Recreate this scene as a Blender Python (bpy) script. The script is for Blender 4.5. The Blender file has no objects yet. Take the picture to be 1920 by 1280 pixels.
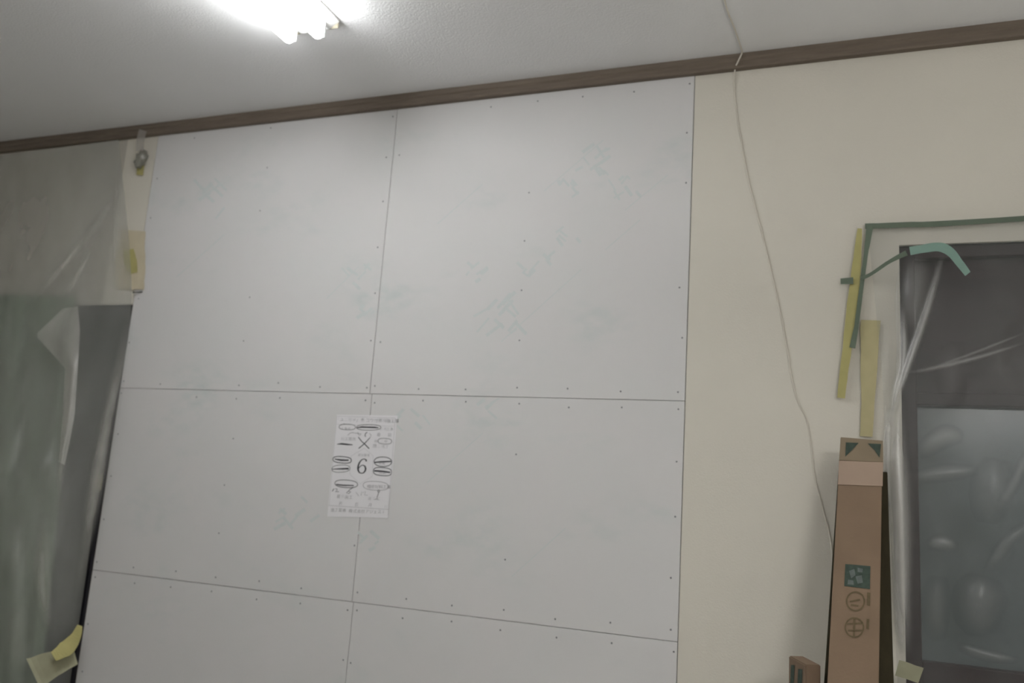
import bpy, bmesh, math, random
from mathutils import Vector, Matrix, noise
random.seed(7)
S = bpy.context.scene
COL = S.collection

# ------------------------------------------------------------------ camera
CAM = Vector((0.0, -2.2, 1.23))
F_PX = 1592.2
YAW, PITCH, ROLL = math.radians(-21.238), math.radians(10.450), math.radians(3.9075)
FWD = Vector((math.sin(YAW)*math.cos(PITCH), math.cos(YAW)*math.cos(PITCH), math.sin(PITCH)))
R0 = Vector((math.cos(YAW), -math.sin(YAW), 0)); U0 = R0.cross(FWD)
RGT = R0*math.cos(ROLL) + U0*math.sin(ROLL)
UPV = -R0*math.sin(ROLL) + U0*math.cos(ROLL)
cd = bpy.data.cameras.new('camera'); cam = bpy.data.objects.new('camera', cd); COL.objects.link(cam)
cam.matrix_world = Matrix(((RGT.x, UPV.x, -FWD.x, CAM.x), (RGT.y, UPV.y, -FWD.y, CAM.y), (RGT.z, UPV.z, -FWD.z, CAM.z), (0, 0, 0, 1)))
cd.sensor_width = 36; cd.lens = F_PX/1920*36; cd.clip_start = 0.02
cd.dof.use_dof = True; cd.dof.focus_distance = 1.65; cd.dof.aperture_fstop = 3.3
S.camera = cam

# ------------------------------------------------------------------ world, light, exposure
W = bpy.data.worlds.new('world'); S.world = W; W.use_nodes = True
W.node_tree.nodes['Background'].inputs[0].default_value = (0.5, 0.55, 0.6, 1)
W.node_tree.nodes['Background'].inputs[1].default_value = 0.02
S.view_settings.view_transform = 'Standard'; S.view_settings.look = 'None'
S.view_settings.gamma = 1.0; S.view_settings.use_curve_mapping = False
S.view_settings.exposure = 0.70
TUBE_POWER = 17.0          # emission strength of the fluorescent tubes
RING_POWER = 38.0          # emission strength of the added pendant's ring tubes

# ------------------------------------------------------------------ helpers
def ray(px, py):
    return (px-960)*RGT - (py-640)*UPV + F_PX*FWD
def at(px, py, y=0.0):
    """point of the plane world-y = y seen at a photograph pixel"""
    d = ray(px, py); return CAM + d*((y-CAM.y)/d.y)
def project(p):
    d = Vector(p)-CAM; k = F_PX/d.dot(FWD); return (960+d.dot(RGT)*k, 640-d.dot(UPV)*k)
def at_z(px, py, z):
    d = ray(px, py); return CAM + d*((z-CAM.z)/d.z)

def link(o, parent=None):
    COL.objects.link(o)
    if parent: o.parent = parent
    return o
def tag(o, label=None, cat=None, group=None, kind=None):
    if label: o['label'] = label
    if cat: o['category'] = cat
    if group: o['group'] = group
    if kind: o['kind'] = kind
    return o
def empty(name, loc=(0, 0, 0)):
    o = bpy.data.objects.new(name, None); o.location = loc; o.empty_display_size = .05
    return link(o)
def mesh_obj(name, verts, faces, mat, parent=None, smooth=False):
    me = bpy.data.meshes.new(name); me.from_pydata([tuple(v) for v in verts], [], faces); me.update()
    if smooth:
        for p in me.polygons: p.use_smooth = True
    if mat: me.materials.append(mat)
    o = bpy.data.objects.new(name, me); link(o, parent)
    if parent: o.matrix_parent_inverse = Matrix.Translation(parent.location).inverted()
    return o
def bm_obj(name, bm, mat, parent=None, smooth=False):
    bmesh.ops.recalc_face_normals(bm, faces=bm.faces)
    me = bpy.data.meshes.new(name); bm.to_mesh(me); bm.free()
    if smooth:
        for p in me.polygons: p.use_smooth = True
    if mat: me.materials.append(mat)
    o = bpy.data.objects.new(name, me); link(o, parent)
    if parent: o.matrix_parent_inverse = Matrix.Translation(parent.location).inverted()
    return o
def add_box(bm, x0, x1, y0, y1, z0, z1, bevel=0):
    g = bmesh.ops.create_cube(bm, size=1)
    vs = g['verts']
    for v in vs:
        v.co = Vector(((x0+x1)/2+v.co.x*(x1-x0), (y0+y1)/2+v.co.y*(y1-y0), (z0+z1)/2+v.co.z*(z1-z0)))
    if bevel:
        es = list({e for v in vs for e in v.link_edges})
        bmesh.ops.bevel(bm, geom=es, offset=bevel, segments=2, affect='EDGES', profile=.5)
def box(name, x0, x1, y0, y1, z0, z1, mat, parent=None, bevel=0):
    bm = bmesh.new(); add_box(bm, x0, x1, y0, y1, z0, z1, bevel); return bm_obj(name, bm, mat, parent)
def smooth_path(pts, n=6):
    out = []
    P = [Vector(p) for p in pts]
    for i in range(len(P)-1):
        p0 = P[max(i-1, 0)]; p1 = P[i]; p2 = P[i+1]; p3 = P[min(i+2, len(P)-1)]
        for k in range(n):
            t = k/n
            out.append(.5*((2*p1)+(p2-p0)*t+(2*p0-5*p1+4*p2-p3)*t*t+(3*p1-p0-3*p2+p3)*t**3))
    out.append(P[-1]); return out
def tube(name, pts, r, mat, parent=None, seg=10, n=6, caps=True):
    P = smooth_path(pts, n) if len(pts) > 2 else [Vector(p) for p in pts]
    verts, faces = [], []
    rr = r if callable(r) else (lambda t: r)
    up = Vector((0.13, 0.31, 0.94))
    for i, p in enumerate(P):
        d = (P[min(i+1, len(P)-1)]-P[max(i-1, 0)]).normalized()
        a = d.cross(up).normalized() if abs(d.dot(up)) < .98 else d.cross(Vector((1, 0, 0))).normalized()
        b = d.cross(a)
        for k in range(seg):
            t = 2*math.pi*k/seg
            verts.append(p+(a*math.cos(t)+b*math.sin(t))*rr(i/(len(P)-1)))
    for i in range(len(P)-1):
        for k in range(seg):
            faces.append((i*seg+k, i*seg+(k+1) % seg, (i+1)*seg+(k+1) % seg, (i+1)*seg+k))
    if caps:
        faces.append(tuple(range(seg))); faces.append(tuple((len(P)-1)*seg+k for k in reversed(range(seg))))
    return mesh_obj(name, verts, faces, mat, parent, True)

# ------------------------------------------------------------------ materials
def nodes(m): return m.node_tree.nodes, m.node_tree.links
def make(name, col, rough=.7, var=.06, vscale=12, bump=0, bscale=200, metal=0, spec=.3, sheen=0, stretch=None):
    m = bpy.data.materials.new(name); m.use_nodes = True
    N, L = nodes(m); b = N['Principled BSDF']
    b.inputs['Roughness'].default_value = rough; b.inputs['Metallic'].default_value = metal
    b.inputs['Specular IOR Level'].default_value = spec
    tc = N.new('ShaderNodeTexCoord'); src = tc.outputs['Object']
    if stretch:
        mp = N.new('ShaderNodeMapping'); mp.inputs['Scale'].default_value = stretch
        L.new(src, mp.inputs[0]); src = mp.outputs[0]
    nz = N.new('ShaderNodeTexNoise'); nz.inputs['Scale'].default_value = vscale; nz.inputs['Detail'].default_value = 5
    L.new(src, nz.inputs['Vector'])
    mx = N.new('ShaderNodeMix'); mx.data_type = 'RGBA'
    mx.inputs[6].default_value = tuple(max(0, c*(1-var*2)) for c in col)+(1,)
    mx.inputs[7].default_value = tuple(min(1, c*(1+var*2)) for c in col)+(1,)
    L.new(nz.outputs['Fac'], mx.inputs[0]); L.new(mx.outputs[2], b.inputs['Base Color'])
    if bump:
        nb = N.new('ShaderNodeTexNoise'); nb.inputs['Scale'].default_value = bscale; nb.inputs['Detail'].default_value = 3
        L.new(src, nb.inputs['Vector'])
        bp = N.new('ShaderNodeBump'); bp.inputs['Strength'].default_value = bump; bp.inputs['Distance'].default_value = .002
        L.new(nb.outputs['Fac'], bp.inputs['Height']); L.new(bp.outputs[0], b.inputs['Normal'])
    return m
def make_film(name, op_lo, op_hi, col=(.62, .64, .62), scale=4, gloss=.12, stretch=(1, 1, .5), dens=False):
    """dusty polythene: part of the light passes straight, the rest is scattered"""
    m = bpy.data.materials.new(name); m.use_nodes = True
    N, L = nodes(m); N.clear()
    out = N.new('ShaderNodeOutputMaterial')
    tr = N.new('ShaderNodeBsdfTransparent'); di = N.new('ShaderNodeBsdfDiffuse'); tl = N.new('ShaderNodeBsdfTranslucent')
    gl = N.new('ShaderNodeBsdfGlossy'); gl.inputs['Roughness'].default_value = .38; gl.inputs['Color'].default_value = (1, 1, 1, 1)
    di.inputs['Color'].default_value = col+(1,); tl.inputs['Color'].default_value = col+(1,)
    tr.inputs['Color'].default_value = (.97, .97, .97, 1)
    a = N.new('ShaderNodeMixShader'); a.inputs[0].default_value = .3
    L.new(di.outputs[0], a.inputs[1]); L.new(tl.outputs[0], a.inputs[2])
    g = N.new('ShaderNodeMixShader'); g.inputs[0].default_value = gloss
    L.new(a.outputs[0], g.inputs[1]); L.new(gl.outputs[0], g.inputs[2])
    tc = N.new('ShaderNodeTexCoord'); mp = N.new('ShaderNodeMapping'); mp.inputs['Scale'].default_value = stretch
    nz = N.new('ShaderNodeTexNoise'); nz.inputs['Scale'].default_value = scale; nz.inputs['Detail'].default_value = 4
    L.new(tc.outputs['Object'], mp.inputs[0]); L.new(mp.outputs[0], nz.inputs['Vector'])
    mr = N.new('ShaderNodeMapRange'); mr.inputs[1].default_value = .3; mr.inputs[2].default_value = .7
    mr.inputs[3].default_value = op_lo; mr.inputs[4].default_value = op_hi
    L.new(nz.outputs['Fac'], mr.inputs[0])
    fac = mr.outputs[0]
    if dens:                          # opacity gain, from gathered film and from painted glare
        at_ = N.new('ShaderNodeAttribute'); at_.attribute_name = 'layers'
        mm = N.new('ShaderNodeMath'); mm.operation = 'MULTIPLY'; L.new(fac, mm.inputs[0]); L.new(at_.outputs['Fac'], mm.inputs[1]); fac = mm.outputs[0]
    f = N.new('ShaderNodeMixShader'); L.new(fac, f.inputs[0])
    L.new(tr.outputs[0], f.inputs[1]); L.new(g.outputs[0], f.inputs[2]); L.new(f.outputs[0], out.inputs[0])
    return m
def make_emit(name, col, s):
    m = bpy.data.materials.new(name); m.use_nodes = True
    N, L = nodes(m); b = N['Principled BSDF']
    b.inputs['Base Color'].default_value = (.9, .9, .9, 1)
    b.inputs['Emission Color'].default_value = col+(1,); b.inputs['Emission Strength'].default_value = s
    # glass tube: the phosphor coating is a little uneven along its length
    return m

M = {}
M['wallpaper'] = make('cream_wallpaper', (.69, .655, .575), .85, .02, 3, .25, 260)
M['room_wall'] = make('room_wallpaper', (.72, .70, .65), .85, .02, 3, .25, 260)
M['plaster'] = make('grey_brown_earth_plaster', (.52, .49, .43), .95, .06, 3, .4, 320)  # duller grey-brown tone for the wall left of the cream strip
M['ceiling'] = make('white_ceiling_paper', (.80, .80, .80), .9, .02, 2, .5, 190)
M['backing'] = make('dark_wall_cavity', (.05, .045, .04), .9, .1, 8)
M['filler'] = make('grey_joint_filler', (.42, .41, .39), .9, .06, 20)
M['cornice'] = make('brown_stained_wood', (.165, .132, .102), .6, .16, 14, .15, 90, stretch=(.6, 8, 8))
M['floor'] = make('pale_floor_protection_sheet', (.55, .54, .51), .5, .12, 6, stretch=(1, 8, 1))  # unseen floor, pale so that it throws light up to the ceiling
M['tube'] = make_emit('lit_fluorescent_tube', (.985, 1.0, 1.01), TUBE_POWER)
M['ring'] = make_emit('lit_ring_tube', (1.0, .995, .97), RING_POWER)
M['lampwhite'] = make('white_enamel', (.80, .80, .79), .35, .01, 5, spec=.5)
M['holder'] = make('grey_holder_plastic', (.50, .50, .49), .5, .03, 9)
M['lampgrey'] = make('dull_zinc', (.45, .45, .45), .4, .05, 9, metal=.7)
M['yellowplastic'] = make('aged_yellow_plastic', (.34, .31, .235), .5, .06, 9)
M['steel'] = make('screw_steel', (.25, .25, .26), .5, .1, 60, metal=.5)
M['nail'] = make('rusty_nail', (.035, .03, .02), .6, .1, 60)
M['paper'] = make('white_paper', (.80, .785, .80), .85, .015, 6)
M['ink'] = make('black_ink', (.03, .03, .035), .8, .15, 60)
M['printgrey'] = make('grey_print', (.12, .117, .12), .8, .2, 90)
M['pencil'] = make('pencil_line', (.19, .185, .19), .8, .2, 90)
M['lineprint'] = make('pale_line_print', (.40, .39, .40), .8, .1, 90)
M['stampgreen'] = make('pale_green_board_print', (.615, .645, .635), .9, .03, 50)
M['cord'] = make('ivory_cord', (.66, .62, .54), .6, .03, 30)
M['card'] = make('brown_cardboard', (.215, .15, .10), .85, .09, 9, .12, 240)
M['cardpale'] = make('pale_cardboard', (.235, .185, .125), .85, .06, 9, .1, 240)
M['pinktape'] = make('pink_parcel_tape', (.36, .265, .20), .6, .05, 14)
M['greenprint'] = make('dark_green_print', (.05, .072, .056), .8, .3, 90)
M['oliveprint'] = make('olive_brown_print', (.125, .095, .05), .8, .15, 90)
M['paleprint'] = make('pale_print', (.125, .145, .135), .8, .2, 90)
M['darkboard'] = make('dark_brown_board', (.035, .028, .012), .8, .15, 18, stretch=(4, 4, .5))
M['darkwood'] = make('dark_brown_window_wood', (.042, .027, .029), .55, .2, 10, .1, 90, stretch=(.6, 6, 6))
M['glass'] = make('dark_frosted_glass', (.125, .145, .150), .25, .25, 3, spec=.5)
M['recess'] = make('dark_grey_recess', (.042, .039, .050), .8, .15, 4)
M['curtain'] = make('green_curtain_cloth', (.18, .24, .165), .95, .12, 4, .2, 300)
M['flap'] = make_film('doubled_plastic_film', .46, .62, (.70, .69, .64), 8)
M['tapegreen'] = make('green_masking_tape', (.135, .17, .125), .65, .12, 22)
M['tapemint'] = make('mint_masking_tape', (.22, .34, .285), .6, .08, 22)
M['tapeyellow'] = make('yellow_masking_tape', (.45, .41, .17), .65, .08, 22)
M['tapepale'] = make('pale_yellow_masking_tape', (.48, .43, .24), .65, .08, 22)
M['tapewide'] = make('wide_cream_tape', (.60, .535, .39), .7, .06, 16)
M['tapecream'] = make('cream_paper_tape', (.36, .35, .24), .75, .08, 22)
M['film'] = make_film('dusty_plastic_film', .05, .27, (.52, .55, .53), 3.2, .05)
M['filmgrey'] = make_film('dusty_plastic_film_hazy', .26, .44, (.66, .67, .63), 2.2)
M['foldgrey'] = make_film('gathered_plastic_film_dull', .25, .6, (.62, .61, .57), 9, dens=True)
M['knot'] = make_film('knotted_plastic_film', .35, .7, (.34, .335, .29), 30)
M['fold'] = make_film('gathered_plastic_film', .45, .70, (.66, .65, .63), 5, .2, dens=True)  # real gathers, and the whitish glare painted over the window pane

M['fold2'] = make_film('clear_sticky_tape', .45, .6, (.62, .58, .54), 20)
# plasterboard: off-white face paper with pale blue-green maker's print showing through in worn patches
def make_board(name):
    m = bpy.data.materials.new(name); m.use_nodes = True
    N, L = nodes(m); b = N['Principled BSDF']; b.inputs['Roughness'].default_value = .9
    b.inputs['Specular IOR Level'].default_value = .2
    tc = N.new('ShaderNodeTexCoord')
    mp = N.new('ShaderNodeMapping'); mp.inputs['Rotation'].default_value = (0, math.radians(38), 0); mp.inputs['Scale'].default_value = (1, 1, 1.8)
    L.new(tc.outputs['Object'], mp.inputs[0])
    n1 = N.new('ShaderNodeTexNoise'); n1.inputs['Scale'].default_value = 2.6; n1.inputs['Detail'].default_value = 3
    L.new(mp.outputs[0], n1.inputs['Vector'])
    n2 = N.new('ShaderNodeTexNoise'); n2.inputs['Scale'].default_value = 16; n2.inputs['Detail'].default_value = 3
    L.new(mp.outputs[0], n2.inputs['Vector'])
    r1 = N.new('ShaderNodeMapRange'); r1.inputs[1].default_value = .54; r1.inputs[2].default_value = .70
    L.new(n1.outputs['Fac'], r1.inputs[0])
    r2 = N.new('ShaderNodeMapRange'); r2.inputs[1].default_value = .40; r2.inputs[2].default_value = .66
    L.new(n2.outputs['Fac'], r2.inputs[0])
    mu = N.new('ShaderNodeMath'); mu.operation = 'MULTIPLY'; L.new(r1.outputs[0], mu.inputs[0]); L.new(r2.outputs[0], mu.inputs[1])
    m2 = N.new('ShaderNodeMath'); m2.operation = 'MULTIPLY'; m2.inputs[1].default_value = .55; L.new(mu.outputs[0], m2.inputs[0])
    n3 = N.new('ShaderNodeTexNoise'); n3.inputs['Scale'].default_value = 5; n3.inputs['Detail'].default_value = 2
    L.new(tc.outputs['Object'], n3.inputs['Vector'])
    basec = N.new('ShaderNodeMix'); basec.data_type = 'RGBA'
    basec.inputs[6].default_value = (.662, .664, .655, 1); basec.inputs[7].default_value = (.700, .676, .672, 1)
    L.new(n3.outputs['Fac'], basec.inputs[0])
    mx = N.new('ShaderNodeMix'); mx.data_type = 'RGBA'; mx.inputs[7].default_value = (.53, .59, .575, 1)
    L.new(basec.outputs[2], mx.inputs[6]); L.new(m2.outputs[0], mx.inputs[0]); L.new(mx.outputs[2], b.inputs['Base Color'])
    return m
M['board'] = make_board('plasterboard_face_paper')

# ------------------------------------------------------------------ room shell
XL, XR, YB, ZT = -3.7, 1.9, -3.9, 2.456
T = .12
GX0, GX1 = -2.262, -0.3655           # plasterboard field
OL = (-3.45, -2.278, 0.0, 1.80)      # left doorway x0,x1,z0,z1
OR_ = (0.146, 1.30, 0.0, 1.905)      # right window opening
tag(box('floor', XL-T, XR+T, YB-T, .5, -.1, 0, M['floor']), 'pale protection sheet covering the floor, below the picture', 'floor', kind='structure')
ceil = box('ceiling', XL-T, XR+T, YB-T, .5, ZT, ZT+.1, M['ceiling'])
tag(ceil, 'white papered ceiling above the boarded wall', 'ceiling', kind='structure')
tag(box('wall_left', XL-T, XL, YB-T, .5, 0, ZT, M['room_wall']), 'cream papered side wall left of the doorway', 'wall', kind='structure')
tag(box('wall_right', XR, XR+T, YB-T, .5, 0, ZT, M['room_wall']), 'cream papered side wall right of the window', 'wall', kind='structure')
tag(box('wall_front', XL, XR, YB-T, YB, 0, ZT, M['room_wall']), 'cream papered wall behind the viewer', 'wall', kind='structure')

# back wall: dark cavity behind, wallpaper layers with openings, plasterboards in the middle
bm = bmesh.new()
yb0, yb1 = .012, .36
for (x0, x1, z0, z1) in ((XL, OL[0], 0, ZT), (OL[0], OL[1], OL[3], ZT), (OL[1], OR_[0], 0, ZT), (OR_[0], OR_[1], OR_[3], ZT), (OR_[1], XR, 0, ZT)):
    add_box(bm, x0, x1, yb0, yb1, z0, z1)
add_box(bm, XL, XR, yb1, yb1+.1, 0, ZT)
wall = bm_obj('wall_back', bm, M['backing'])
tag(wall, 'wall under repair with white plasterboards between two cream papered ends', 'wall', kind='structure')
def paper_layer(rects):
    bm = bmesh.new()
    for r in rects: add_box(bm, r[0], r[1], .002, .012, r[2], r[3])
    return bm_obj('wallpaper', bm, M['wallpaper'], wall)
paper_layer(((-.3638, OR_[0], 0, ZT), (OR_[0], OR_[1], OR_[3], ZT), (OR_[1], XR, 0, ZT)))
paper_layer(((-2.405, OL[1], OL[3], ZT), (OL[1], GX0-.0035, OL[3], ZT)))
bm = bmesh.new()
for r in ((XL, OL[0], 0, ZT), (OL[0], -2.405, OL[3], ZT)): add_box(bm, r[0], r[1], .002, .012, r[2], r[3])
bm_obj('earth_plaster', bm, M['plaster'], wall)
box('joint_filler', GX0+.01, GX1-.01, .0085, .0118, 0, 2.41, M['filler'], wall)

CX = -1.294                          # middle joint
J1, J2, ZTOP = 1.5075, .911, 2.417
# slight lean of the middle joint from row to row, as the boards are fitted
rows = ((J1, ZTOP, -1.2975), (J2, J1, -1.289), (0.0, J2, -1.284))
screw_me = None
def screw_mesh():
    bm = bmesh.new()
    bmesh.ops.create_cone(bm, cap_ends=True, segments=8, radius1=.0030, radius2=.0022, depth=.0012, matrix=Matrix.Rotation(math.pi/2, 4, 'X'))
    me = bpy.data.meshes.new('screw'); bm.to_mesh(me); bm.free(); me.materials.append(M['steel']); return me
screw_me = screw_mesh()
g = .0007
for (z0, z1, cx) in rows:
    for side in (0, 1):
        x0, x1 = (GX0, cx-g) if side == 0 else (cx+g, GX1)
        bm = bmesh.new()
        add_box(bm, x0, x1, 0, .009, z0+g, z1-(g if z1 < 2.4 else 0), .0008)
        pb = bm_obj('plasterboard', bm, M['board'], wall)
        # screws round the rim and down the middle stud
        pts = []
        nx = 6; nz = max(3, round((z1-z0)/.16))
        e = .016
        for i in range(nx+1):
            x = x0+e+(x1-x0-2*e)*i/nx
            pts += [(x, z0+e+.006), (x, z1-e-.006)]
        for k in range(1, nz):
            z = z0+e+(z1-z0-2*e)*k/nz
            pts += [(x0+e, z), (x1-e, z), ((x0+x1)/2, z)]
        for (x, z) in pts:
            if random.random() < .12: continue
            o = bpy.data.objects.new('screw', screw_me); link(o, pb)
            o.location = (x+random.uniform(-.008, .008), -.0001, z+random.uniform(-.006, .006))

# faint diagonal print lines of the boards (flat print on the face paper)
def ribbon(pts, w, y):
    """flat strip along wall pixels; w in pixels"""
    verts, faces = [], []
    for i, p in enumerate(pts):
        a = Vector(pts[max(i-1, 0)]); b = Vector(pts[min(i+1, len(pts)-1)])
        d = (b-a); n = Vector((-d.y, d.x)).normalized()
        ww = w[i] if isinstance(w, (list, tuple)) else w
        for s in (-1, 1):
            verts.append(at(p[0]+n.x*ww/2*s, p[1]+n.y*ww/2*s, y))
    for i in range(len(pts)-1): faces.append((2*i, 2*i+1, 2*i+3, 2*i+2))
    return verts, faces
def merge(lst):
    V, Fc = [], []
    for v, f in lst:
        o = len(V); V += list(v); Fc += [tuple(i+o for i in q) for q in f]
    return V, Fc
def blob(cx, cy, rx, ry, rot, y, seed):
    vs = []; n = 22
    for i in range(n):
        t = 2*math.pi*i/n; k = 1+.28*noise.noise((math.cos(t)*1.5+seed, math.sin(t)*1.5, seed*.7))
        a, b = rx*k*math.cos(t), ry*k*math.sin(t)
        vs.append(at(cx+a*math.cos(rot)-b*math.sin(rot), cy+a*math.sin(rot)+b*math.cos(rot), y))
    return vs, [tuple(range(n))]
stamp = []
for (a, b) in (((1020, 358), (1132, 262)), ((1172, 394), (1252, 328)), ((940, 640), (1090, 505)), ((820, 420), (905, 345)), ((612, 560), (672, 500)), ((1135, 468), (1200, 412)), ((800, 905), (905, 812)), ((960, 1080), (1060, 990)), ((330, 520), (420, 440))):
    stamp.append(ribbon([a, b], 1.6, -.0003))

# print, built from short pen strokes forming loose rounded marks along the diagonal
def scribble(cx, cy, r, n, seed):
    rnd = random.Random(seed); out = []
    for k in range(n):
        x = cx+rnd.uniform(-r, r); y = cy+rnd.uniform(-r, r)*.8; l = rnd.uniform(.18, .5)*r
        a = math.radians(-40 if rnd.random() < .6 else 48)+rnd.uniform(-.2, .2)
        out.append(ribbon([(x-l*math.cos(a), y-l*math.sin(a)), (x+l*math.cos(a), y+l*math.sin(a))], rnd.uniform(3, 7), -.0003-.00001*k))
    return out
for i, (x, y, r, n) in enumerate(((1115, 300, 30, 12), (1062, 355, 20, 7), (1172, 348, 26, 8), (938, 590, 40, 14), (900, 512, 26, 7), (1002, 492, 30, 8), (668, 518, 26, 7), (378, 372, 36, 10), (692, 582, 20, 5), (556, 962, 36, 9), (1065, 440, 22, 5), (770, 790, 30, 6), (905, 770, 24, 5), (690, 1010, 26, 6))):
    stamp += scribble(x, y, r, n, i+3)
v, f = merge(stamp)
tag(mesh_obj('board_print', v, f, M['stampgreen'], wall), 'pale blue-green print on the plasterboards', kind='stuff')

# cornice
bm = bmesh.new()
prof = [(0.002, 2.417), (-.016, 2.417), (-.019, 2.421), (-.019, 2.436), (-.024, 2.441), (-.024, ZT), (.002, ZT)]
ra = [bm.verts.new((XL, p[0], p[1])) for p in prof]; rb = [bm.verts.new((XR, p[0], p[1])) for p in prof]
for i in range(len(prof)):
    j = (i+1) % len(prof); bm.faces.new((ra[i], ra[j], rb[j], rb[i]))
bm.faces.new(ra); bm.faces.new(list(reversed(rb)))
tag(bm_obj('trim_1', bm, M['cornice']), 'brown wooden cornice strip between the ceiling and the wall', 'cornice', kind='structure')

# left doorway: dark frame and recess
d1 = empty('door_1', ((OL[0]+OL[1])/2, .18, 0)); tag(d1, 'dark doorway at the left behind the hazy film', 'doorway', kind='structure')
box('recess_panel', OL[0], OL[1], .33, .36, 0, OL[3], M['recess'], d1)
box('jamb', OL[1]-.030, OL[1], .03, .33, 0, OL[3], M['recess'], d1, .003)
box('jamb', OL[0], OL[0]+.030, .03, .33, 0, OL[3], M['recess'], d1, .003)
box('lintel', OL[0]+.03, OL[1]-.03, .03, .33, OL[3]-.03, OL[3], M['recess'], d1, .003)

# right window: dark wooden frame, brown top panel, dark frosted pane, bottom rail
w1 = empty('window_1', ((OR_[0]+OR_[1])/2, .1, 0)); tag(w1, 'dark window behind clear plastic film at the right', 'window', kind='structure')
box('window_frame', OR_[0], OR_[0]+.035, .02, .11, 0, OR_[3], M['darkwood'], w1, .003)
box('window_frame', OR_[1]-.035, OR_[1], .02, .11, 0, OR_[3], M['darkwood'], w1, .003)
box('window_frame', OR_[0]+.035, OR_[1]-.035, .02, .11, OR_[3]-.03, OR_[3], M['darkwood'], w1, .003)
box('top_panel', OR_[0]+.035, OR_[1]-.035, .04, .07, 1.545, OR_[3]-.03, M['darkwood'], w1, .002)
box('rail', OR_[0]+.035, OR_[1]-.035, .03, .10, 1.515, 1.545, M['darkwood'], w1, .003)
box('pane', OR_[0]+.035, OR_[1]-.035, .060, .066, .93, 1.515, M['glass'], w1)
box('rail', OR_[0]+.035, OR_[1]-.035, .03, .10, .86, .93, M['darkwood'], w1, .003)
box('bottom_panel', OR_[0]+.035, OR_[1]-.035, .04, .07, 0, .86, M['darkwood'], w1, .002)

# ------------------------------------------------------------------ ceiling lamps (bare twin tube fittings)
def lamp(name, cx, y_end, label):
    """channel fitting along y, its far end at y_end, 1.23 m long"""
    L_ = 1.25; z = ZT
    root = empty(name, (cx, y_end-L_/2, z)); tag(root, label, 'ceiling lamp')
    bm = bmesh.new()
    prof = [(-.075, z), (-.075, z-.006), (-.045, z-.024), (.045, z-.024), (.075, z-.006), (.075, z)]
    a = [bm.verts.new((cx+p[0], y_end, p[1])) for p in prof]; b = [bm.verts.new((cx+p[0], y_end-L_, p[1])) for p in prof]
    for i in range(6): bm.faces.new((a[i], a[(i+1) % 6], b[(i+1) % 6], b[i]))
    bm.faces.new(a); bm.faces.new(list(reversed(b)))
    bm_obj('reflector', bm, M['lampwhite'], root)
    box('end_cap', cx-.072, cx+.072, y_end, y_end+.006, z-.022, z, M['yellowplastic'], root, .003)
    box('end_cap', cx-.072, cx+.072, y_end-L_-.012, y_end-L_, z-.022, z, M['yellowplastic'], root, .003)
    for s in (-1, 1):
        x = cx+s*.045; zz = z-.060; y0 = y_end-.035
        pr = lambda t: 0.0165*min(1, math.sqrt(max(0, 1-(1-min(t, 1-t)/.009)**2)) if min(t, 1-t) < .009 else 1)
        ys = [0, .002, .004, .0065, .009, .03, .5, .97, .991, .9935, .996, .998, 1]
        vs, fs = [], []; m = 20
        for t_ in ys:
            for k in range(m):
                an = 2*math.pi*k/m; rr = max(.006, pr(t_)); vs.append((x+rr*math.cos(an), y0-1.15*t_, zz+rr*math.sin(an)))
        for i in range(len(ys)-1):
            for k in range(m): fs.append((i*m+k, i*m+(k+1) % m, (i+1)*m+(k+1) % m, (i+1)*m+k))
        fs += [tuple(range(m)), tuple((len(ys)-1)*m+k for k in reversed(range(m)))]
        t = mesh_obj('fluorescent_tube', vs, fs, M['tube'], root, True)
        for yy in (y0+.002, y0-1.152):
            tube('tube_pin', [(x, yy-.003, zz), (x, yy+.003, zz)], .004, M['lampgrey'], t, 10)
        for yy in (y0+.007, y0-1.157):
            box('lamp_holder', x-.008, x+.008, yy-.003, yy+.003, zz-.004, z-.02, M['holder'], root, .001)
    return root
lamp('ceiling_lamp', -1.314, -.444, 'bare twin-tube fluorescent lamp glowing white on the ceiling')
def pendant(x, y, z, label):  # unseen lamp, added to lift the ceiling and the right side
    root = empty('pendant_lamp', (x, y, ZT)); tag(root, label, 'pendant lamp')
    tube('ceiling_rose', [(x, y, ZT), (x, y, ZT-.03)], .045, M['lampwhite'], root, 24)
    tube('hanging_cord', [(x, y, ZT-.03), (x, y, z+.03)], .004, M['cord'], root, 10)
    tube('hub', [(x, y, z+.04), (x, y, z-.03)], .05, M['lampwhite'], root, 24)
    for r in (.11, .16):
        n, m = 48, 12; vs, fs = [], []
        for i in range(n):
            a = 2*math.pi*i/n
            for k in range(m):
                b = 2*math.pi*k/m; q = r+.0145*math.cos(b)
                vs.append((x+q*math.cos(a), y+q*math.sin(a), z+.0145*math.sin(b)))
        for i in range(n):
            for k in range(m): fs.append((i*m+k, ((i+1) % n)*m+k, ((i+1) % n)*m+(k+1) % m, i*m+(k+1) % m))
        mesh_obj('ring_tube', vs, fs, M['ring'], root, True)
    for k in range(3):
        a = 2*math.pi*k/3
        tube('ring_arm', [(x+.04*math.cos(a), y+.04*math.sin(a), z+.018), (x+.165*math.cos(a), y+.165*math.sin(a), z+.018)], .003, M['lampgrey'], root, 8)
    return root
pendant(.62, -1.7, 1.78, 'bare ring-tube pendant lamp hanging outside the picture at right')

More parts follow.
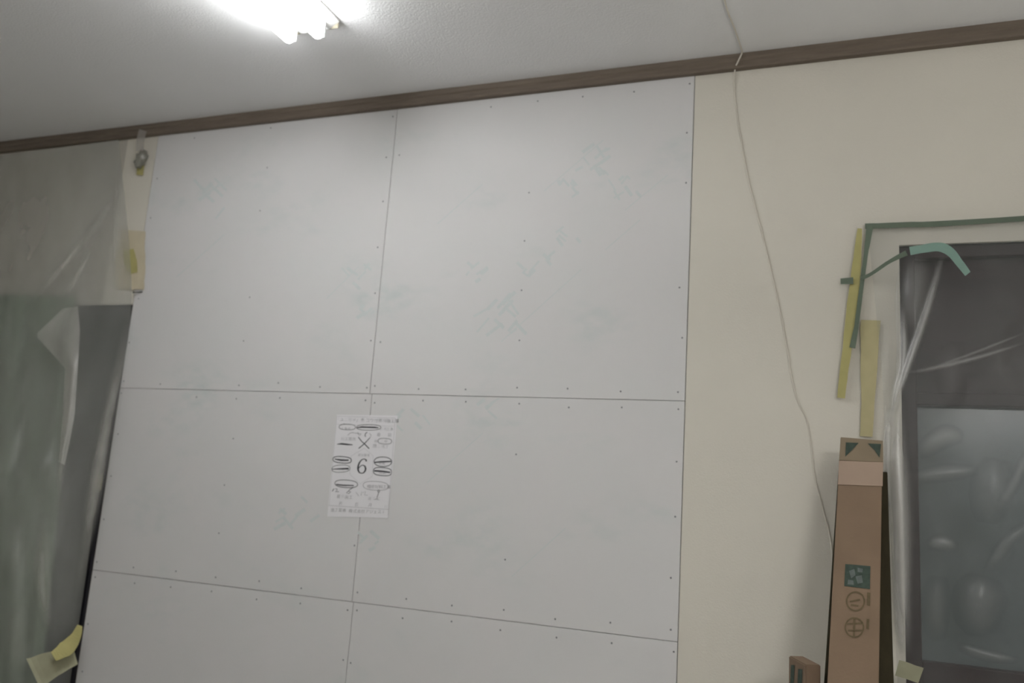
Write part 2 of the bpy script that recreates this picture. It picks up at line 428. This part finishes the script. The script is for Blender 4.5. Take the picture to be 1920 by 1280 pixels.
# ------------------------------------------------------------------ cord down the wall
pts = [at_z(1356, -12, ZT-.004), at_z(1364, 20, ZT-.004), at_z(1378, 55, ZT-.005), at_z(1389, 88, ZT-.006),
       at(1391, 99, -.030), at(1384, 115, -.029), at(1378, 131, -.008)]
for p in ((1377, 165), (1384, 230), (1391, 270), (1402, 330), (1420, 402), (1436, 465), (1450, 525), (1464, 590), (1476, 655), (1484, 705), (1494, 747), (1512, 785), (1520, 830), (1527, 890), (1542, 950), (1556, 1004), (1562, 1060), (1566, 1140)):
    pts.append(at(p[0], p[1], .0008))
cord = tube('cord', pts, .0021, M['cord'], None, 8, 5)
tag(cord, 'thin ivory cord running from the ceiling down the cream wall to the boxes', 'cord')

# ------------------------------------------------------------------ notice sheet
YP = -.0012
nt = empty('paper_notice', at(680, 873, 0)); tag(nt, 'white printed notice with a large number 6 taped on the plasterboards', 'notice')
# sheet: slightly wavy A4 page
c = [at(632, 777, 0), at(746, 779, 0), at(728, 971, 0), at(614, 968, 0)]
verts, faces = [], []
n1, n2 = 8, 12
for j in range(n2+1):
    for i in range(n1+1):
        u, v_ = i/n1, j/n2
        p = (c[0]*(1-u)+c[1]*u)*(1-v_)+(c[3]*(1-u)+c[2]*u)*v_
        verts.append(Vector((p.x, -.0009, p.z)))
for j in range(n2):
    for i in range(n1):
        a = j*(n1+1)+i; faces.append((a, a+1, a+n1+2, a+n1+1))
sh = mesh_obj('sheet', verts, faces, M['paper'], nt)
sm = sh.modifiers.new('t', 'SOLIDIFY'); sm.thickness = .0004; sm.offset = 0
def cpx(x, y):                       # coordinates of the enlarged detail -> photograph pixels
    return (590+x/5.3333, 750+y/5.3333)
def strokes(name, lst, mat, parent=nt, y=YP):
    if name == 'handwriting' and len(lst) > 1:
        for it in lst: strokes(name, [it], mat, parent, y)
        return
    out = []
    for pts, w in lst:
        q = [cpx(*p) for p in pts]
        ww = [k/5.333 for k in w] if isinstance(w, (list, tuple)) else w/5.333
        out.append(ribbon(q, ww, y))
    v, f = merge(out); return mesh_obj(name, v, f, mat, parent)
def ell(cx, cy, rx, ry, rot=0, n=28, sup=1.0, a0=0, a1=2*math.pi):
    out = []
    for i in range(n+1):
        t = a0+(a1-a0)*i/n
        cx_, sx_ = math.cos(t), math.sin(t)
        a = rx*math.copysign(abs(cx_)**sup, cx_); b = ry*math.copysign(abs(sx_)**sup, sx_)
        out.append((cx+a*math.cos(rot)-b*math.sin(rot), cy+a*math.sin(rot)+b*math.cos(rot)))
    return out
# printed frame and rules
strokes('border_line', [([(222, 160), (806, 178)], 2.5), ([(806, 178), (735, 1150)], 2.5), ([(222, 160), (146, 1050)], 2), ([(216, 240), (800, 262)], 2), ([(140, 1052), (740, 1092)], 3.5)], M['lineprint'])
strokes('octagon_line', [([(497, 480), (585, 555), (578, 760), (455, 835), (352, 740), (362, 560), (497, 480)], 2)], M['lineprint'])
# big 6
strokes('numeral', [
    ([(512, 612), (517, 600), (505, 590), (487, 588), (468, 598), (450, 620), (437, 650), (432, 680), (436, 705), (448, 724), (468, 731), (488, 726), (504, 708), (510, 684), (504, 662), (488, 650), (468, 652), (450, 666), (440, 684)],
     [13, 15, 9, 8, 10, 13, 15, 16, 16, 12, 9, 11, 14, 16, 14, 9, 8, 8, 6])], M['ink'])
strokes('cross_mark', [([(436, 368), (470, 412), (498, 436), (544, 484)], [7, 8, 9, 10]), ([(552, 376), (500, 432), (470, 458), (440, 482)], [6, 9, 8, 9])], M['ink'])
strokes('handwritten_hook', [([(526, 322), (512, 328), (504, 346), (506, 364), (514, 362)], [8, 8, 7, 7, 5]), ([(548, 330), (566, 352), (552, 376)], 3)], M['ink'])
# hand-drawn ovals
for (cx, cy, rx, ry, rot, w, sup, mt) in ((275, 596, 92, 32, .08, 8, .75, 'ink'), (262, 684, 90, 36, -.06, 6, .8, 'pencil'), (682, 615, 88, 48, .03, 7, .95, 'ink'), (678, 714, 90, 40, .08, 7, .7, 'ink'),
                                      (316, 836, 114, 38, .07, 6, .85, 'ink'), (610, 856, 126, 44, .06, 4, .8, 'pencil'), (702, 410, 68, 28, .04, 6, .75, 'pencil'), (326, 268, 82, 28, .03, 6, .8, 'pencil'), (540, 272, 122, 28, .0, 7, .85, 'pencil')):
    strokes('oval_mark', [(ell(cx, cy, rx, ry, rot, 28, sup, -.3, 2*math.pi-.1), w)], M[mt])
# strike-out lines
for pts, w in (([(225, 440), (270, 436), (320, 442), (380, 446)], [6, 16, 16, 7]), ([(200, 588), (270, 600), (340, 600)], [10, 16, 14]), ([(176, 690), (250, 686), (340, 684)], [7, 12, 18]), ([(596, 622), (660, 616), (764, 612)], [12, 14, 13]),
               ([(596, 706), (670, 710), (755, 722)], [16, 15, 14]), ([(216, 842), (290, 850), (390, 852)], [11, 11, 8]), ([(420, 276), (470, 268), (520, 270), (600, 272), (640, 276)], [8, 16, 14, 16, 7]), ([(250, 252), (290, 238), (330, 242)], [4, 8, 4])):
    strokes('strike_out', [(pts, w)], M['ink'])
# handwriting below the ovals: "12 2", a "9"-like mark
strokes('handwriting', [([(192, 884), (176, 912)], 7), ([(204, 884), (226, 886), (222, 902), (206, 914), (242, 914)], 5), ([(380, 876), (350, 894), (316, 930), (340, 934), (362, 914), (340, 912)], 5)], M['ink'])
strokes('handwriting', [(ell(640, 908, 9, 11, 0, 14), 6), ([(640, 920), (634, 945), (620, 975)], 5), ([(596, 996), (620, 985), (632, 992)], 4)], M['ink'])
strokes('handwriting', [([(330, 352), (352, 330), (372, 324), (412, 330), (470, 336)], 4), ([(430, 320), (440, 350), (462, 346)], 4), ([(410, 920), (430, 940), (440, 960)], 3), ([(470, 915), (464, 955)], 3), ([(480, 925), (510, 912), (500, 950), (530, 950)], 3)], M['pencil'])
# printed words
def words(txt, x, y, h, mat='printgrey', slope=.03, name='printed_words', stretch=1.0):
    """line of print, left end of its baseline at detail pixel (x, y); h = glyph height in detail pixels"""
    cu = bpy.data.curves.new(name, 'FONT'); cu.body = txt; cu.size = 1; cu.resolution_u = 2
    tmp = bpy.data.objects.new('tmp', cu); COL.objects.link(tmp)
    dg = bpy.context.evaluated_depsgraph_get(); me = bpy.data.meshes.new_from_object(tmp.evaluated_get(dg))
    bpy.data.objects.remove(tmp)
    vs = []
    k = h/.80
    for v in me.vertices:
        X = v.co.x*k*stretch; Y = v.co.y*k
        qx, qy = cpx(x+X+Y*.075, y-Y+X*slope); vs.append(at(qx, qy, YP+.0001))
    fc = [tuple(p.vertices) for p in me.polygons]
    bpy.data.meshes.remove(me)
    return mesh_obj(name, vs, fc, M[mat], nt)
words('「ユニ寄ド」本 コウ付帯補強工事', 206, 206, 34, stretch=.98)
words('工事名', 262, 296, 26, 'pencil'); words('箇所', 650, 300, 28, 'pencil'); words('工事', 716, 302, 28, 'pencil')
words('施工箇所', 262, 398, 30, 'pencil')
words('着', 620, 358, 32); words('前', 728, 362, 32)
words('施', 592, 420, 30); words('工中', 655, 424, 30, 'pencil')
words('施工', 580, 470, 32); words('完了', 665, 476, 30, 'pencil')
words('測定番号', 430, 558, 24, 'pencil')
words('材料', 225, 610, 30, 'pencil'); words('寸法', 230, 700, 26, 'pencil'); words('数量', 640, 640, 26, 'pencil'); words('検査', 640, 732, 30, 'pencil')
words('撮影年月日', 230, 866, 26, 'pencil'); words('補修材料工事', 520, 876, 32, 'printgrey')
words('着手', 218, 976, 32); words('施工', 300, 982, 32); words('完了 工', 530, 996, 30, 'pencil')
words('月', 240, 1046, 32); words('日', 398, 1056, 32); words('月', 534, 1062, 32); words('日', 694, 1078, 30)
words('施工業者', 158, 1112, 34, stretch=.92); words('株式会社アジェスト', 338, 1122, 34, stretch=.97)

# ------------------------------------------------------------------ curtain and lining in the left doorway
def sheet_grid(name, left_px, right_px, nrow, ncol, yfun, mat, parent=None, thick=0, ymax=9, sub=6):
    """cloth spanned between two pixel polylines (same number of points), folded by yfun(u, v)"""
    mk = (lambda q: smooth_path([Vector((p[0], p[1], 0)) for p in q], sub)) if sub > 1 else (lambda q: [Vector((p[0], p[1], 0)) for p in q])
    Lp, Rp = mk(left_px), mk(right_px)
    def samp(P, t):
        f_ = t*(len(P)-1); i = min(int(f_), len(P)-2); return P[i].lerp(P[i+1], f_-i)
    vs, fs = [], []
    for j in range(nrow+1):
        a, b = samp(Lp, j/nrow), samp(Rp, j/nrow)
        for i in range(ncol+1):
            u, v_ = i/ncol, j/nrow; p = a.lerp(b, u)
            vs.append(at(p.x, p.y, min(yfun(u, v_), ymax)))
    for j in range(nrow):
        for i in range(ncol):
            k = j*(ncol+1)+i; fs.append((k, k+1, k+ncol+2, k+ncol+1))
    o = mesh_obj(name, vs, fs, mat, parent, True)
    if thick:
        s = o.modifiers.new('thickness', 'SOLIDIFY'); s.thickness = thick
    return o
cu = empty('curtain', (-2.8, -.026, .3)); tag(cu, 'green curtain hanging behind the film at the left edge', 'curtain')
sheet_grid('curtain_cloth', [(-190, 548), (-195, 900), (-215, 1400)], [(140, 556), (124, 800), (66, 1400)], 30, 90,
           lambda u, v: -.026+.013*math.sin(u*44+1.5*math.sin(v*3))+.005*math.sin(u*97+v*4), M['curtain'], cu, .002)
# ------------------------------------------------------------------ plastic films
def fold_and_glare(film, pts, w, y, mat='fold', name='fold', dens=1.0):
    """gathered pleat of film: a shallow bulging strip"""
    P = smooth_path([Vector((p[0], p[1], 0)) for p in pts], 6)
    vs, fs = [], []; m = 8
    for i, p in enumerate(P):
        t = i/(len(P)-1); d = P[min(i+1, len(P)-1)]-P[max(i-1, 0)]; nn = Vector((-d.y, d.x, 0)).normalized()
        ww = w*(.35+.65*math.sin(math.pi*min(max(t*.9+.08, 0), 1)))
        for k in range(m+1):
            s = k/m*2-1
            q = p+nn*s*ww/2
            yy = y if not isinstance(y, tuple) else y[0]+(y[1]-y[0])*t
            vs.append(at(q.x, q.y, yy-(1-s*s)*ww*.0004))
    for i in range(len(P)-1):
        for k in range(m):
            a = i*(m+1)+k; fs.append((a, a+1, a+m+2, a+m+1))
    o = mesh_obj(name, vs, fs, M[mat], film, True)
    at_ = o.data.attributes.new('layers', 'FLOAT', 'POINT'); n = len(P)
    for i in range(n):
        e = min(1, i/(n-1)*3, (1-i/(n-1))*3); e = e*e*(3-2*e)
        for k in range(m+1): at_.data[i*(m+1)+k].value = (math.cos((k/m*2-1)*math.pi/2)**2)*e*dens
    return o
def wr(u, v, s):
    return noise.noise((u*5+s, v*3, s))*.02+noise.noise((u*13+v*9, v*5-u*6, s+4))*.009

fl = empty('plastic_film', (-2.6, -.04, .3)); tag(fl, 'hazy protective plastic film hung over the doorway at the left edge', 'plastic film')
sheet_grid('film_sheet', [(-240, 322), (-240, 560), (-240, 800), (-240, 960), (-240, 1120), (-240, 1420)], [(222, 262), (247, 560), (211, 780), (187, 890), (161, 1080), (128, 1300)], 70, 60,
           lambda u, v: -.012-.14*math.sin(math.pi*min(1, u*1.02))*math.sin(math.pi*min(1, .08+v*.62))+wr(u*2, v*2, 3)*.8*math.sin(math.pi*min(1, u)), M['filmgrey'], fl, ymax=-.004)
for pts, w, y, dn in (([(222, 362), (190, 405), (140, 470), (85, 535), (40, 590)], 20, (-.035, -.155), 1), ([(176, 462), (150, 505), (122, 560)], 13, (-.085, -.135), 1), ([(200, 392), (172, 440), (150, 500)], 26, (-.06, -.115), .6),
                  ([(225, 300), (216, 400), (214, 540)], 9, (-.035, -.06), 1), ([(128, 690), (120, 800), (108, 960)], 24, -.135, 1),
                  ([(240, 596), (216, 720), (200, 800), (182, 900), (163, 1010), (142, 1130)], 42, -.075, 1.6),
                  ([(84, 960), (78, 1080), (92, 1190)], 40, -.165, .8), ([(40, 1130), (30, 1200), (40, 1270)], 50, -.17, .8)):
    fold_and_glare(fl, pts, w, y, 'foldgrey', dens=dn)
sheet_grid('turned_flap', [(118, 578), (66, 628), (122, 690), (118, 780), (110, 866)], [(146, 574), (150, 620), (146, 690), (140, 780), (122, 872)], 26, 10,
           lambda u, v: -.150+.010*math.sin(u*5+v*3), M['flap'], fl, sub=1)
# bunched corner and the clear tape that holds it to the cornice
vs, fs = [], []
bm = bmesh.new(); bmesh.ops.create_icosphere(bm, subdivisions=3, radius=1)
cpt = at(264, 298, -.02)
for v in bm.verts:
    k = 1+.55*noise.noise(v.co*2.4)
    v.co = cpt+Vector((v.co.x*.022*k+v.co.z*.006, v.co.y*.014*k, v.co.z*.034*k))
bm_obj('bunched_knot', bm, M['knot'], fl, True)
v, f = ribbon([(268, 244), (263, 262), (262, 284)], 15, -.027)
mesh_obj('clear_tape', v, f, M['fold2'], fl)

fr = empty('plastic_film', (.6, -.05, .3)); tag(fr, 'clear wrinkled plastic film taped over the dark window at the right', 'plastic film')
def yr(u, v):
    e = min(1, u*4)*min(1, v*7)
    return -.008-.035*e*math.sin(math.pi*min(1, u*.9+.05))+wr(u*3, v*2.4, 11)*e
sheet_grid('film_sheet', [(1626, 420), (1640, 560), (1655, 720), (1662, 900), (1674, 1080), (1688, 1420)], [project((1.37, 0, z)) for z in (1.962, 1.78, 1.56, 1.30, 1.05, .55)], 90, 120, yr, M['film'], fr, ymax=-.004)
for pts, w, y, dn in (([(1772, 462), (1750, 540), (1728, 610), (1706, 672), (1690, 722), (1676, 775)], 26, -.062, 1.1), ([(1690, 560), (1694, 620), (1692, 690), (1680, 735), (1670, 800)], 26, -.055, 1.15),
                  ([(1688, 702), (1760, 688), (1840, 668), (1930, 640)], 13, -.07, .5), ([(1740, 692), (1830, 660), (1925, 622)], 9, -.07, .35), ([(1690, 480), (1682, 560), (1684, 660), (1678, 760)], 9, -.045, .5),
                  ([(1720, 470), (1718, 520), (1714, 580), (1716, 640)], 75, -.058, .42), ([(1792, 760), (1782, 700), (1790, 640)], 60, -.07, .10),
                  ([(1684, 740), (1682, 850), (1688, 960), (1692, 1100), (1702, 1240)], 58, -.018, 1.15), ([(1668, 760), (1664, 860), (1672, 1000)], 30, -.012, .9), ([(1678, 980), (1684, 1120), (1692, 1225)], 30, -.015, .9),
                  ([(1722, 852), (1770, 818), (1806, 822)], 46, -.07, .32), ([(1712, 895), (1770, 886), (1835, 882)], 36, -.07, .26),  # from here on: glare on the film, painted as whitish strips
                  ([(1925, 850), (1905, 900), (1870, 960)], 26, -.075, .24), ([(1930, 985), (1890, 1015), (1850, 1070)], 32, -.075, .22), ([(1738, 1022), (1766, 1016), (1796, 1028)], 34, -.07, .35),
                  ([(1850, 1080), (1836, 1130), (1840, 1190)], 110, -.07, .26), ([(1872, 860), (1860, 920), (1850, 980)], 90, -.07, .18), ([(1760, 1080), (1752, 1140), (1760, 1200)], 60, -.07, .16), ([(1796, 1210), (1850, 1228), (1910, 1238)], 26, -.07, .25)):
    fold_and_glare(fr, pts, w, y, dens=dn)

# ------------------------------------------------------------------ tapes
def tape(pts, w, y, mat, label, name='masking_tape', thick=.0007, group=None):
    """strip of tape; y may be a list (one depth per point)"""
    P = smooth_path([Vector((p[0], p[1], 0)) for p in pts], 5) if len(pts) > 2 else [Vector((pts[0][0], pts[0][1], 0)).lerp(Vector((pts[1][0], pts[1][1], 0)), k/5) for k in range(6)]
    n = len(P); vs, fs = [], []
    for i, p in enumerate(P):
        t = i/(n-1); d = P[min(i+1, n-1)]-P[max(i-1, 0)]; nn = Vector((-d.y, d.x, 0)).normalized()
        yy = y if not isinstance(y, (list, tuple)) else y[0]+(y[1]-y[0])*t
        ww = w
        if isinstance(w, (list, tuple)):
            f_ = t*(len(w)-1); i_ = min(int(f_), len(w)-2); ww = w[i_]+(w[i_+1]-w[i_])*(f_-i_)
        for s in (-1, 0, 1):
            j = .06*ww*noise.noise((p.x*.05, p.y*.05, s*3))
            vs.append(at(p.x+nn.x*(s*ww/2+j), p.y+nn.y*(s*ww/2+j), yy))
    for i in range(n-1):
        for k in range(2):
            a = i*3+k; fs.append((a, a+1, a+4, a+3))
    o = mesh_obj(name, vs, fs, M[mat])
    s = o.modifiers.new('thickness', 'SOLIDIFY'); s.thickness = thick
    return tag(o, label, 'tape', group)
tape([(1622, 424), (1700, 421), (1800, 417), project((.8, 0, 1.965)), project((1.375, 0, 1.966))], 10, -.012, 'tapegreen', 'long green masking tape holding the top edge of the clear film')
tape([(1631, 424), (1623, 480), (1615, 540), (1606, 610), (1598, 652)], [13, 8, 8, 9, 12], -.0155, 'tapegreen', 'upright green masking tape running down from the film corner')
tape([(1576, 527), (1600, 526)], [11, 13], -.016, 'tapegreen', 'short stub of green masking tape poking out left of the yellow strip')
tape([(1614, 522), (1634, 513), (1668, 490), (1700, 474)], [7, 6, 7, 10], [-.017, -.045], 'tapegreen', 'thin slanting green tape leading up to the dark window corner')
tape([(1706, 470), (1730, 466), (1762, 463), (1784, 474), (1800, 494), (1815, 513)], [15, 17, 13], -.072, 'tapemint', 'bright mint tape bent over the upper corner of the dark window')
tape([(1612, 428), (1606, 500), (1598, 570), (1590, 640), (1582, 700), (1577, 746)], [8, 17, 20, 18, 16, 15], -.011, 'tapeyellow', 'long yellow masking tape on the wall left of the clear film')
tape([(1632, 600), (1630, 660), (1628, 740), (1624, 818)], [38, 34, 26, 24], -.0045, 'tapepale', 'wide pale yellow masking tape above the tall cardboard carton')
tape([(1682, 1252), (1704, 1258), (1727, 1266)], 30, -.075, 'tapecream', 'short cream tape scrap at the bottom of the clear film')
tape([(250, 432), (246, 490), (244, 542)], [44, 54, 50], -.0035, 'tapewide', 'wide cream tape patch left of the upper plasterboard')
tape([(240, 468), (245, 490), (250, 512)], [20, 24, 14], -.0055, 'tapeyellow', 'small yellow tape piece on the wide cream tape patch')
tape([(264, 308), (262, 328)], 13, -.004, 'tapeyellow', 'tiny yellow tape dot just under the cornice')
tape([(150, 1172), (140, 1196), (122, 1216), (100, 1230)], [10, 22, 30, 18], [-.05, -.15], 'tapeyellow', 'crumpled yellow tape at the foot of the hazy film')
tape([(189, 888), (184, 918)], [9, 10], -.022, 'tapecream', 'tiny cream tape scrap across the dark slit beside the plasterboards')
tape([(142, 1230), (110, 1240), (62, 1262)], [30, 44, 60], [-.07, -.155], 'tapecream', 'wide cream tape at the bottom left below the crumpled yellow tape')

# small nail sticking out at the end of the cream strip
p = at(250, 548, -.016); q = at(270, 547, .004)
nl = empty('nail', q); tag(nl, 'small dark nail beside the upper left plasterboard', 'nail')
tube('shank', [p, q], .0022, M['nail'], nl, 8)
d = (q-p).normalized()
tube('nail_head', [p-d*.0015, p+d*.0015], .0045, M['nail'], nl, 10)

# ------------------------------------------------------------------ leaning dark slab, cardboard boxes
def lean_y(z): return -.105-(1.43-z)*.34
def at_lean(px, py, off=0.0):
    """point on the leaning front plane of the tall box"""
    d = ray(px, py)
    # y = -.105-(1.43-z)*.34+off ; p = CAM+t d
    t = (-.105-1.43*.34+off+.34*CAM.z-CAM.y)/(d.y-.34*d.z)
    return CAM+d*t
nrm = Vector((0, 1, -.34)).normalized()       # into the wall
def slab(name, tl, tr, bl, br, thick, mat, parent, bevel=.002):
    bm = bmesh.new()
    f4 = [bm.verts.new(v) for v in (tl, tr, br, bl)]; b4 = [bm.verts.new(v+nrm*thick) for v in (tl, tr, br, bl)]
    bm.faces.new(f4); bm.faces.new(list(reversed(b4)))
    for i in range(4): bm.faces.new((f4[i], b4[i], b4[(i+1) % 4], f4[(i+1) % 4]))
    bmesh.ops.recalc_face_normals(bm, faces=bm.faces)
    bmesh.ops.bevel(bm, geom=list(bm.edges), offset=bevel, segments=2, affect='EDGES', profile=.5)
    return bm_obj(name, bm, mat, parent)
def to_floor(a, b, z=.004):
    t = (z-a.z)/(b.z-a.z); return a+(b-a)*t
tl, tr = at_lean(1576, 819), at_lean(1655, 826); bl, br = to_floor(tl, at_lean(1551, 1280)), to_floor(tr, at_lean(1648, 1280))
bx = empty('tall_carton', (bl+br)/2); tag(bx, 'tall narrow cardboard carton leaning on the wall under the yellow tape', 'carton')
slab('carton_body', tl, tr, bl, br, .07, M['card'], bx)
def lface(name, pxs, mat, parent, off=-.0012):
    """flat print or tape on the carton front, traced on the leaning plane"""
    return mesh_obj(name, [at_lean(x, y, off) for x, y in pxs], [tuple(range(len(pxs)))], mat, parent)
def lring(name, cx, cy, r, w, mat, parent, n=28):
    vs, fs = [], []
    for i in range(n):
        t = 2*math.pi*i/n
        for k in (r, r-w): vs.append(at_lean(cx+k*.95*math.cos(t), cy+k*math.sin(t), -.0012))
    for i in range(n):
        j = (i+1) % n; fs.append((2*i, 2*j, 2*j+1, 2*i+1))
    return mesh_obj(name, vs, fs, mat, parent)
lid = slab('end_lid', at_lean(1576.5, 819, -.003), at_lean(1655.5, 825.5, -.003), at_lean(1573, 862, -.003), at_lean(1656, 866, -.003), .003, M['cardpale'], bx, .0006)
lface('printed_triangle', [(1586, 829), (1610, 830), (1596, 845), (1585, 856)], M['greenprint'], lid, -.0045)
lface('printed_triangle', [(1627, 831), (1652, 832), (1649, 858), (1640, 844)], M['greenprint'], lid, -.0045)
slab('parcel_tape', at_lean(1573, 863, -.002), at_lean(1656, 866, -.002), at_lean(1571, 908, -.002), at_lean(1655, 911, -.002), .002, M['pinktape'], bx, .0004)
lb = lface('printed_square', [(1585, 1057), (1632, 1061), (1631, 1104), (1583, 1098)], M['greenprint'], bx)
for pts in ([(1592, 1070), (1602, 1066), (1604, 1078), (1596, 1084)], [(1604, 1080), (1616, 1078), (1618, 1092), (1608, 1094)], [(1590, 1086), (1600, 1088), (1601, 1096), (1589, 1095)], [(1608, 1064), (1618, 1066), (1617, 1073), (1608, 1072)]):
    lface('printed_figure', pts, M['paleprint'], lb, -.0018)
lring('printed_circle', 1604, 1127, 19, 3, M['oliveprint'], bx)
lring('printed_circle', 1602, 1176, 19.5, 3, M['oliveprint'], bx)
for seg in (((1588, 1168), (1617, 1166), (1617, 1169), (1588, 1171)), ((1590, 1180), (1616, 1180), (1616, 1183), (1590, 1183)), ((1600, 1159), (1604, 1159), (1603, 1194), (1599, 1194)), ((1593, 1126), (1612, 1122), (1613, 1125), (1594, 1129)), ((1596, 1132), (1610, 1134), (1609, 1137), (1595, 1135)),
            ((1626, 1110), (1632, 1111), (1631, 1136), (1625, 1134)), ((1625, 1160), (1630, 1160), (1629, 1180), (1624, 1178))):
    lface('printed_stroke', list(seg), M['oliveprint'], bx)
# dark slab behind the carton, showing as a strip along each side
o1 = .078
dl = [at_lean(1572, 880, o1), at_lean(1664, 884, o1)]
dbl, dbr = to_floor(dl[0], at_lean(1545, 1280, o1)), to_floor(dl[1], at_lean(1676, 1280, o1))
db = slab('dark_board', dl[0], dl[1], dbl, dbr, .008, M['darkboard'], None)
tag(db, 'dark brown board standing behind the tall narrow carton', 'board')
# low carton in the bottom corner
k0, k1, k2 = at(1479, 1232, -.16), at(1511, 1243, -.235), at(1549, 1247, -.19)
sc = empty('low_carton', Vector((k1.x, k1.y, 0))); tag(sc, 'low brown carton with dark green print beside the tall carton', 'carton')
zt = k1.z
A, B, C_ = Vector((k0.x, -.16, zt)), Vector((k1.x, -.255, zt)), Vector((k2.x-.010, -.235, zt))
D_ = A+(C_-B)
bm = bmesh.new()
top = [bm.verts.new(v) for v in (A, B, C_, D_)]; bot = [bm.verts.new((v.x, v.y, .003)) for v in (A, B, C_, D_)]
bm.faces.new(top); bm.faces.new(list(reversed(bot)))
for i in range(4): bm.faces.new((top[i], bot[i], bot[(i+1) % 4], top[(i+1) % 4]))
bmesh.ops.recalc_face_normals(bm, faces=bm.faces)
bmesh.ops.bevel(bm, geom=list(bm.edges), offset=.002, segments=2, affect='EDGES')
bm_obj('carton_body', bm, M['card'], sc)
def on_face(u, z, n_=-.001):
    p = A.lerp(B, u); nn = (B-A).cross(Vector((0, 0, 1))).normalized()
    if nn.y > 0: nn = -nn
    return Vector((p.x, p.y, z))+nn*.001
for u0, u1 in ((.12, .38), (.55, .85)):
    mesh_obj('printed_arrow', [on_face(u0, zt-.055), on_face(u0+.05, zt-.016), on_face(u1, zt-.012), on_face(u1-.04, zt-.05)], [(0, 1, 2, 3)], M['greenprint'], sc)
